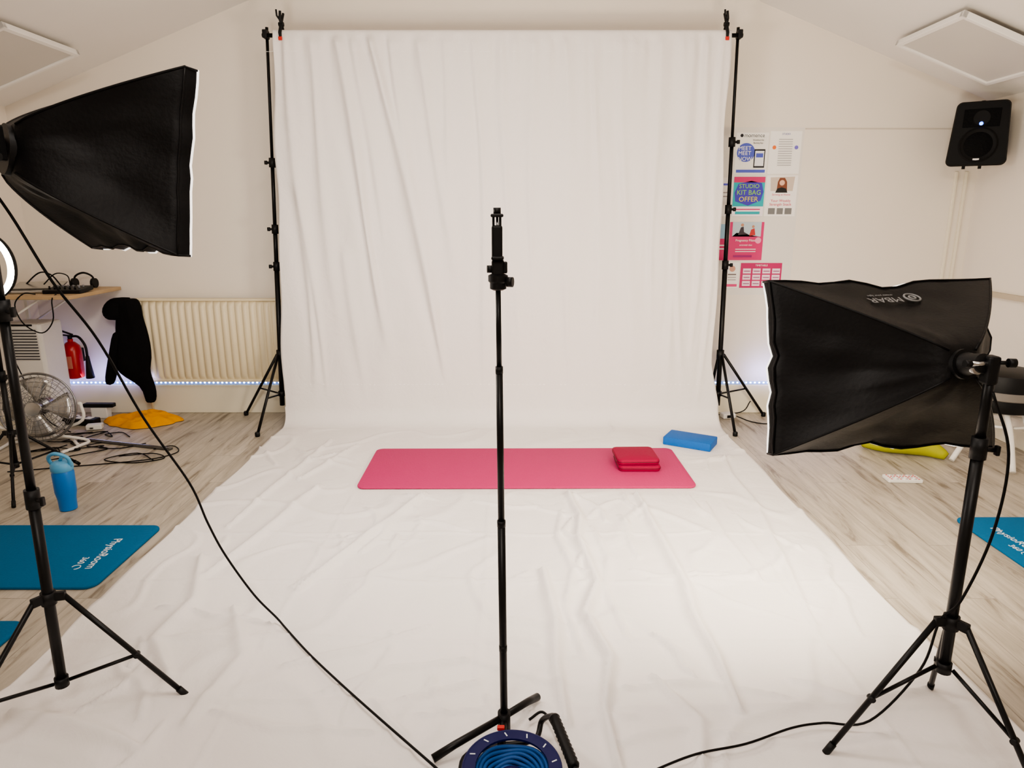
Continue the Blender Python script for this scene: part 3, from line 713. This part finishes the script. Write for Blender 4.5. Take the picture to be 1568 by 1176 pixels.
poster('wall_poster',1.565,1.81,1.145,1.415,(205,52,112),[('r',.08,.92,.62,1,(185,200,210)),('p',[(.08,.62),(.2,.72),(.45,.70),(.6,.66),(.88,.62)],(60,110,150)),('p',[(.25,.66),(.32,.86),(.40,.88),(.42,.74),(.55,.68)],(60,50,60)),('c',.36,.92,.045,(190,140,115)),('p',[(.58,.64),(.62,.80),(.72,.84),(.76,.66)],(190,60,60)),('c',.68,.88,.04,(190,140,115)),('t',.5,.52,.022,'Pregnancy Pilates',W_),('t',.5,.40,.016,'antenatal class',W_),('r',.2,.8,.28,.30,W_),('r',.2,.8,.22,.24,W_),('c',.85,.52,.09,(240,150,180)),('r',.15,.7,.08,.13,(150,40,110))])
poster('wall_poster',1.46,1.555,1.145,1.40,(205,52,112),[('r',0,1,.6,1,(150,190,215)),('r',.2,.9,.4,.43,W_),('r',.2,.9,.3,.33,W_)])
poster('wall_poster',1.665,1.965,.945,1.125,(190,45,104),[('t',.5,.90,.018,'TIMETABLE',W_)]+[('r',.06+.235*i,.25+.235*i,.08+.25*j,.28+.25*j,(240,215,225)) for i in range(4) for j in range(3)]+[('r',.08+.235*i,.23+.235*i,.16+.25*j,.19+.25*j,(150,60,110)) for i in range(4) for j in range(3)])
poster('wall_poster',1.555,1.655,.945,1.13,(240,236,232),[('c',.5,.75,.22,(200,150,130)),('r',.2,.8,.5,.55,(120,110,110)),('r',.2,.8,.4,.43,(160,150,150)),('r',.2,.8,.3,.33,(160,150,150)),('r',.1,.9,.05,.15,(222,72,128))])
poster('wall_poster',1.46,1.545,1.455,1.72,(236,232,228),[('r',.2,.8,.8,.85,(90,90,200)),('r',.2,.8,.6,.63,(160,150,150)),('r',.2,.8,.5,.53,(160,150,150))])
pp=empty('paper_notice',(XL+.005,4.6,1.35))
for (yy_,zz_) in ((4.60,1.5),(4.60,1.22)):
    box('paper',(XL+.003,yy_,zz_),(.002,.2,.26),mat('paper',(240,238,230),.6,nscale=8,var=.01),pp)
    for q in range(7): box('line',(XL+.0045,yy_,zz_+.1-q*.03),(.001,.14,.006),mat('ink',(120,118,115),.6,nscale=8,var=.01),pp)

# ------------------------------------------------------------------ shelf with laptop, mixer
sh=empty('floating_shelf',(-3.2,4.68,.95))
box('board',(-3.17,4.70,.945),(.64,.60,.025),mat('oak_shelf',(180,154,120),.5,nscale=6,var=.15),sh,bev=.003)
for yy_ in (4.5,4.9):
    box('bracket_arm',(-3.27,yy_,.925),(.42,.02,.015),WPL,sh); box('bracket_wall',(XL+.01,yy_,.80),(.02,.02,.27),WPL,sh)
    rod('bracket_brace',(XL+.02,yy_,.70),(-3.12,yy_,.92),.007,WPL,sh)
lp=empty('laptop_computer',(-3.28,4.62,.96))
box('base',(-3.27,4.62,.967),(.30,.22,.016),CHR,lp,(0,0,.25),bev=.004); box('keyboard',(-3.265,4.625,.976),(.25,.10,.003),BLKP,lp,(0,0,.25))
box('screen',(-3.27,4.74,.985),(.30,.20,.010),CHR,lp,(math.radians(12),0,.25),bev=.003)
mxr=empty('audio_mixer',(-2.98,4.58,.96))
box('body',(-2.98,4.60,.975),(.24,.18,.03),BLKP,mxr,(.08,0,.1),bev=.006)
for i in range(6):
    for j in range(3): rod('dial',(-3.07+i*.034,4.55+j*.045,.985),(-3.07+i*.034,4.55+j*.045,1.005),.006,mat('dial_grey',(120,120,125),.5,nscale=10,var=.02) if j else BLKP,mxr,n=8)
tubes('audio_cables',[(cr([(-3.10,4.45,.963),(-3.15,4.41,.97),(-3.2,4.385,.9),(-3.16,4.38,.78),(-3.05,4.38,.72),(-2.97,4.385,.80),(-2.96,4.39,.93),(-2.97,4.46,.965)],6),.004,False),
 (cr([(-3.3,4.45,.963),(-3.32,4.385,.95),(-3.3,4.38,.7),(-3.25,4.42,.4),(-3.2,4.5,.1),(-3.05,4.5,.006)],6),.004,False),
 (cr([(-3.0,4.66,.998),(-3.05,4.72,1.06),(-3.15,4.75,1.07),(-3.22,4.72,1.0)],6),.004,False),(cr([(-3.4,4.75,.965),(-3.3,4.8,1.07),(-3.2,4.78,1.06),(-3.12,4.75,.985)],6),.005,False)],CORD,sh)
hp=empty('headphones',(-3.06,4.90,.96))
tube('headband',[(-3.12,4.90,.99),(-3.11,4.90,1.04),(-3.05,4.90,1.065),(-2.99,4.90,1.04),(-2.98,4.90,.99)],.007,BLKP,hp,8,6)
for xx in (-3.12,-2.98): rod('earcup',(xx-.012,4.90,.993),(xx+.012,4.90,.993),.034,BLKP,hp)
# heater tower
ac=empty('portable_heater',(-3.33,4.62,0))
box('body',(-3.335,4.72,.385),(.24,.24,.72),WPL,ac,bev=.02); box('base',(-3.335,4.72,.015),(.27,.27,.03),WPL,ac,bev=.008)
for i in range(11): box('vent',(-3.335,4.597,.50+i*.02),(.18,.006,.008),mat('vent_dark',(70,70,74),.6,nscale=10,var=.02),ac)
box('panel',(-3.335,4.598,.735),(.14,.004,.012),BLKP,ac)
# fire extinguisher
fe=empty('fire_extinguisher',(-3.33,4.91,.42))
REDX=mat('red_enamel',(170,16,16),.3,nscale=8,var=.04)
fx=-3.11
lathe('cylinder',[(.04,.29),(.06,.30),(.063,.32),(.063,.50),(.055,.535),(.03,.56),(.018,.565),(.018,.585)],(fx-.12,4.92,0),REDX,fe,32)
box('label',(fx-.12,4.856,.42),(.06,.004,.09),mat('label_cream',(190,120,100),.5,nscale=10,var=.05),fe)
rod('valve',(fx-.12,4.92,.58),(fx-.12,4.92,.61),.015,BLKP,fe)
box('lever_top',(fx-.15,4.92,.635),(.11,.018,.008),BLKP,fe,(0,.35,0)); box('lever_low',(fx-.15,4.92,.612),(.10,.018,.008),BLKP,fe,(0,.1,0))
tube('hose',[(fx-.11,4.92,.605),(fx-.05,4.91,.60),(fx-.005,4.90,.54),(fx,4.90,.46)],.009,BLKP,fe,8,6)
lathe('horn',[(.012,.46),(.018,.40),(.03,.30),(.028,.295)],(fx,4.90,0),BLKP,fe,20)
box('wall_bracket',(fx-.12,5.005,.45),(.04,.05,.10),BLKP,fe)
# ------------------------------------------------------------------ fan
fn=empty('floor_fan',(-3.06,4.25,0))
fc=Vector((-3.05,4.22,.262)); ax=Vector((.25,-1,.12)).normalized(); fr_=ax.cross(Vector((0,0,1))).normalized(); fu=fr_.cross(ax)
def fp(r,a,d): return fc+fr_*r*math.cos(a)+fu*r*math.sin(a)+ax*d
lst=[]
R0=.222
for i,r in enumerate((.05,.08,.11,.14,.17,.195,.215)):
    dd=.07*(1-(r/R0)**2.2)
    lst.append(([fp(r,k*math.pi/18,dd+.005) for k in range(36)],.0016,True))
    lst.append(([fp(r,k*math.pi/18,-dd-.005) for k in range(36)],.0016,True))
for k in range(30):
    a=k*math.pi/15
    lst.append(([fp(r,a+.25*(r/R0),.07*(1-(r/R0)**2.2)+.005) for r in (.045,.09,.14,.18,.21,R0)],.0014,False))
    lst.append(([fp(r,a,-.07*(1-(r/R0)**2.2)-.005) for r in (.045,.09,.14,.18,.21,R0)],.0014,False))
FCH=mat('fan_chrome',(150,150,152),.3,1,nscale=30,var=.05)
tubes('cage',lst,FCH,fn,5)
tube('cage_rim',[fp(R0,k*math.pi/24,0) for k in range(48)],.006,FCH,fn,8,0,True)
lathe('badge',[(.045,0),(.043,.006),(.01,.008)],fp(0,0,.07),CHR,fn,24,ax); lathe('motor',[(.05,-.16),(.055,-.14),(.055,-.06),(.03,-.04)],fc,FCH,fn,24,ax)
V=[];Fc=[]
for b in range(4):
    a0=b*math.pi/2
    for i in range(7):
        r=.03+.165*i/6; wd=.25+.55*math.sin(math.pi*min(1,(i+1)/7)*.6)
        for j in range(5):
            a=a0+wd*(j/4-.5)*1.2; V.append(fp(r,a,.03*(j/4-.5)))
    k=b*35
    for i in range(6):
        for j in range(4): q=k+i*5+j; Fc.append((q,q+1,q+6,q+5))
o=mesh('blades',V,Fc,CHR,fn,True); s=o.modifiers.new('s','SOLIDIFY'); s.thickness=.003
lathe('hub',[(.032,-.02),(.032,.02),(.02,.03)],fc,CHR,fn,20,ax)
tube('stand',[fp(.235,0.05,0)+Vector((0,0,0)),fp(.25,0,0),fp(.25,-.5,-.02),Vector((-2.82,4.28,.03)),Vector((-2.80,4.18,.014)),Vector((-2.83,4.06,.014))],.010,WPL,fn,10,6)
tube('stand_b',[fp(.235,math.pi-.05,0),fp(.25,math.pi,0),fp(.25,math.pi+.5,-.02),Vector((-3.27,4.33,.03)),Vector((-3.28,4.2,.014)),Vector((-3.26,4.06,.014))],.010,WPL,fn,10,6)
tube('stand_bar',[(-2.81,4.2,.014),(-3.0,4.36,.014),(-3.28,4.25,.014)],.010,WPL,fn,10,4)
# ------------------------------------------------------------------ ring light
rl=empty('ring_light',(-2.76,3.56,0))
cR=Vector((-2.71,3.55,1.21))
tube('ring',[cR+Vector((.155*math.cos(a),-.03*math.cos(a),.155*math.sin(a))) for a in [i*math.pi/24 for i in range(48)]],.015,mat('ring_diffuser',(255,255,255),.5,emit=(255,250,240),es=14),rl,12,0,True)
tube('ring_back',[cR+Vector((.155*math.cos(a),.014-.03*math.cos(a),.155*math.sin(a))) for a in [i*math.pi/24 for i in range(48)]],.020,BLKP,rl,12,0,True)
rod('yoke',(-2.72,3.57,1.0),(-2.71,3.57,1.06),.012,BLKP,rl)
light_stand(rl,(-2.76,3.57),1.02,.30,.12,[(-2.55,3.24),(-2.60,3.86),(-3.06,3.60)],[.62],(.03,0))
# ------------------------------------------------------------------ water bottle
wb=empty('water_bottle',(-2.27,3.24,0))
BB=mat('bottle_blue',(8,108,184),.4,nscale=60,bump=.03,var=.04); BL=mat('bottle_lid_blue',(90,160,200),.4,nscale=20,var=.04)
lathe('body',[(.036,.001),(.040,.004),(.042,.06),(.049,.10),(.050,.20),(.046,.212)],(-2.27,3.24,0),BB,wb,32)
lathe('lid',[(.048,.212),(.051,.216),(.051,.24),(.045,.255),(.03,.262)],(-2.27,3.24,0),BL,wb,32)
tube('handle',[(-2.315,3.24,.235),(-2.318,3.222,.285),(-2.27,3.205,.312),(-2.222,3.222,.285),(-2.225,3.24,.235)],.009,BL,wb,8,6)
rod('straw',(-2.28,3.245,.255),(-2.262,3.24,.285),.008,BL,wb)
# ------------------------------------------------------------------ floor clutter left
mb=empty('metal_threshold_bar',(-2.5,4.3,0))
box('bar',(-2.52,4.24,.008),(.70,.035,.012),mat('grey_steel',(100,98,95),.35,.8,nscale=20,var=.05),mb,(0,0,-.28),bev=.003)
box('rib',(-2.52,4.24,.016),(.68,.008,.004),CHR,mb,(0,0,-.28))
ps=empty('multi_socket_extension',(-3.0,4.75,0))
box('body',(-3.10,4.70,.028),(.26,.08,.045),BLKP,ps,(0,0,-.15),bev=.008)
for i in range(3): box('socket',(-3.18+i*.075,4.71-i*.011,.052),(.05,.05,.003),WPL,ps,(0,0,-.15))
pa=empty('plug_adapter',(-2.9,4.55,0)); box('body',(-2.93,4.58,.022),(.10,.06,.038),WPL,pa,(0,0,.3),bev=.008); box('pins',(-2.93,4.545,.022),(.02,.02,.01),CHR,pa,(0,0,.3))
rt_=empty('wifi_router',(-3.0,4.87,0)); box('body',(-3.05,4.86,.10),(.22,.05,.03),BLKP,rt_,bev=.006); box('stand',(-3.05,4.87,.043),(.12,.06,.084),WPL,rt_,bev=.006)
ml=[]
for k in range(8):
    x0_,y0_=random.uniform(-3.0,-2.6),random.uniform(4.2,4.5); p=[]
    for j in range(6):
        p.append((x0_,y0_,.005+.006*(j%2))); x0_+=random.uniform(-.16,.16); y0_+=random.uniform(-.14,.12); x0_=min(-2.3,max(-3.1,x0_)); y0_=min(4.50,max(3.9,y0_))
    ml.append((cr(p,6),.0035,False))
ml.append((cr([(-2.3,4.15,.005),(-2.2,4.2,.01),(-2.12,4.1,.005),(-2.2,3.98,.005),(-2.4,3.9,.005),(-2.7,3.82,.005),(-2.95,3.75,.005)],6),.0035,False))
ml.append((cr([(-2.45,4.02,.005),(-2.25,4.05,.012),(-2.15,3.98,.005),(-2.3,3.9,.005),(-2.5,3.95,.008),(-2.35,4.05,.014),(-2.2,3.95,.005)],6),.0035,False))
tubes('extension_cords',ml,CORD)
pb=empty('plug_adapter',(1.58,4.9,0)); box('body',(1.60,4.86,.022),(.10,.07,.04),WPL,pb,(0,0,.2),bev=.01); box('face',(1.60,4.822,.022),(.03,.006,.02),BLKP,pb,(0,0,.2))
tubes('trailing_cables',[(cr([(1.66,4.84,.02),(1.74,4.75,.005),(1.85,4.7,.005),(2.0,4.8,.005),(2.3,4.9,.005)],6),.004,False),(cr([(1.3,4.93,.005),(1.5,4.92,.005),(1.72,4.92,.03),(1.8,4.97,.1)],6),.004,False)],CORD)

# ------------------------------------------------------------------ lighting
def area(name,loc,target,sx,sy,e,col):
    L=D.lights.new(name,'AREA'); L.shape='RECTANGLE'; L.size=sx; L.size_y=sy; L.energy=e; L.color=col
    o=D.objects.new(name,L); SC.collection.objects.link(o); o.location=loc
    o.rotation_euler=(Vector(target)-Vector(loc)).to_track_quat('-Z','Y').to_euler(); return o
area('unseen_fill_light',(-.1,1.9,3.15),(-.1,2.1,0),.5,1.2,33,(1,.905,.83))  # unseen overhead area light, added as soft fill for the room
area('unseen_fill_light',(-.1,-1.0,3.1),(-.1,1.2,.8),1.0,.6,52,(1,.905,.83))  # unseen fill behind the camera, added to light the backdrop evenly
for xx in (-3.05,2.2):
    area('led_glow',(xx,4.9,.30),(xx,5.03,.36),.8,.05,2.2,(.42,.42,1))
w=D.worlds.new('World'); SC.world=w; w.use_nodes=True
w.node_tree.nodes['Background'].inputs[0].default_value=(1,.9,.8,1); w.node_tree.nodes['Background'].inputs[1].default_value=.3
# ------------------------------------------------------------------ camera
cam=D.cameras.new('camera'); cam.lens=23.99; cam.sensor_width=36; cam.clip_start=.05
co=D.objects.new('camera',cam); SC.collection.objects.link(co); co.location=(0,0,1.46); co.rotation_euler=(math.radians(90-13.87),0,0)
SC.camera=co
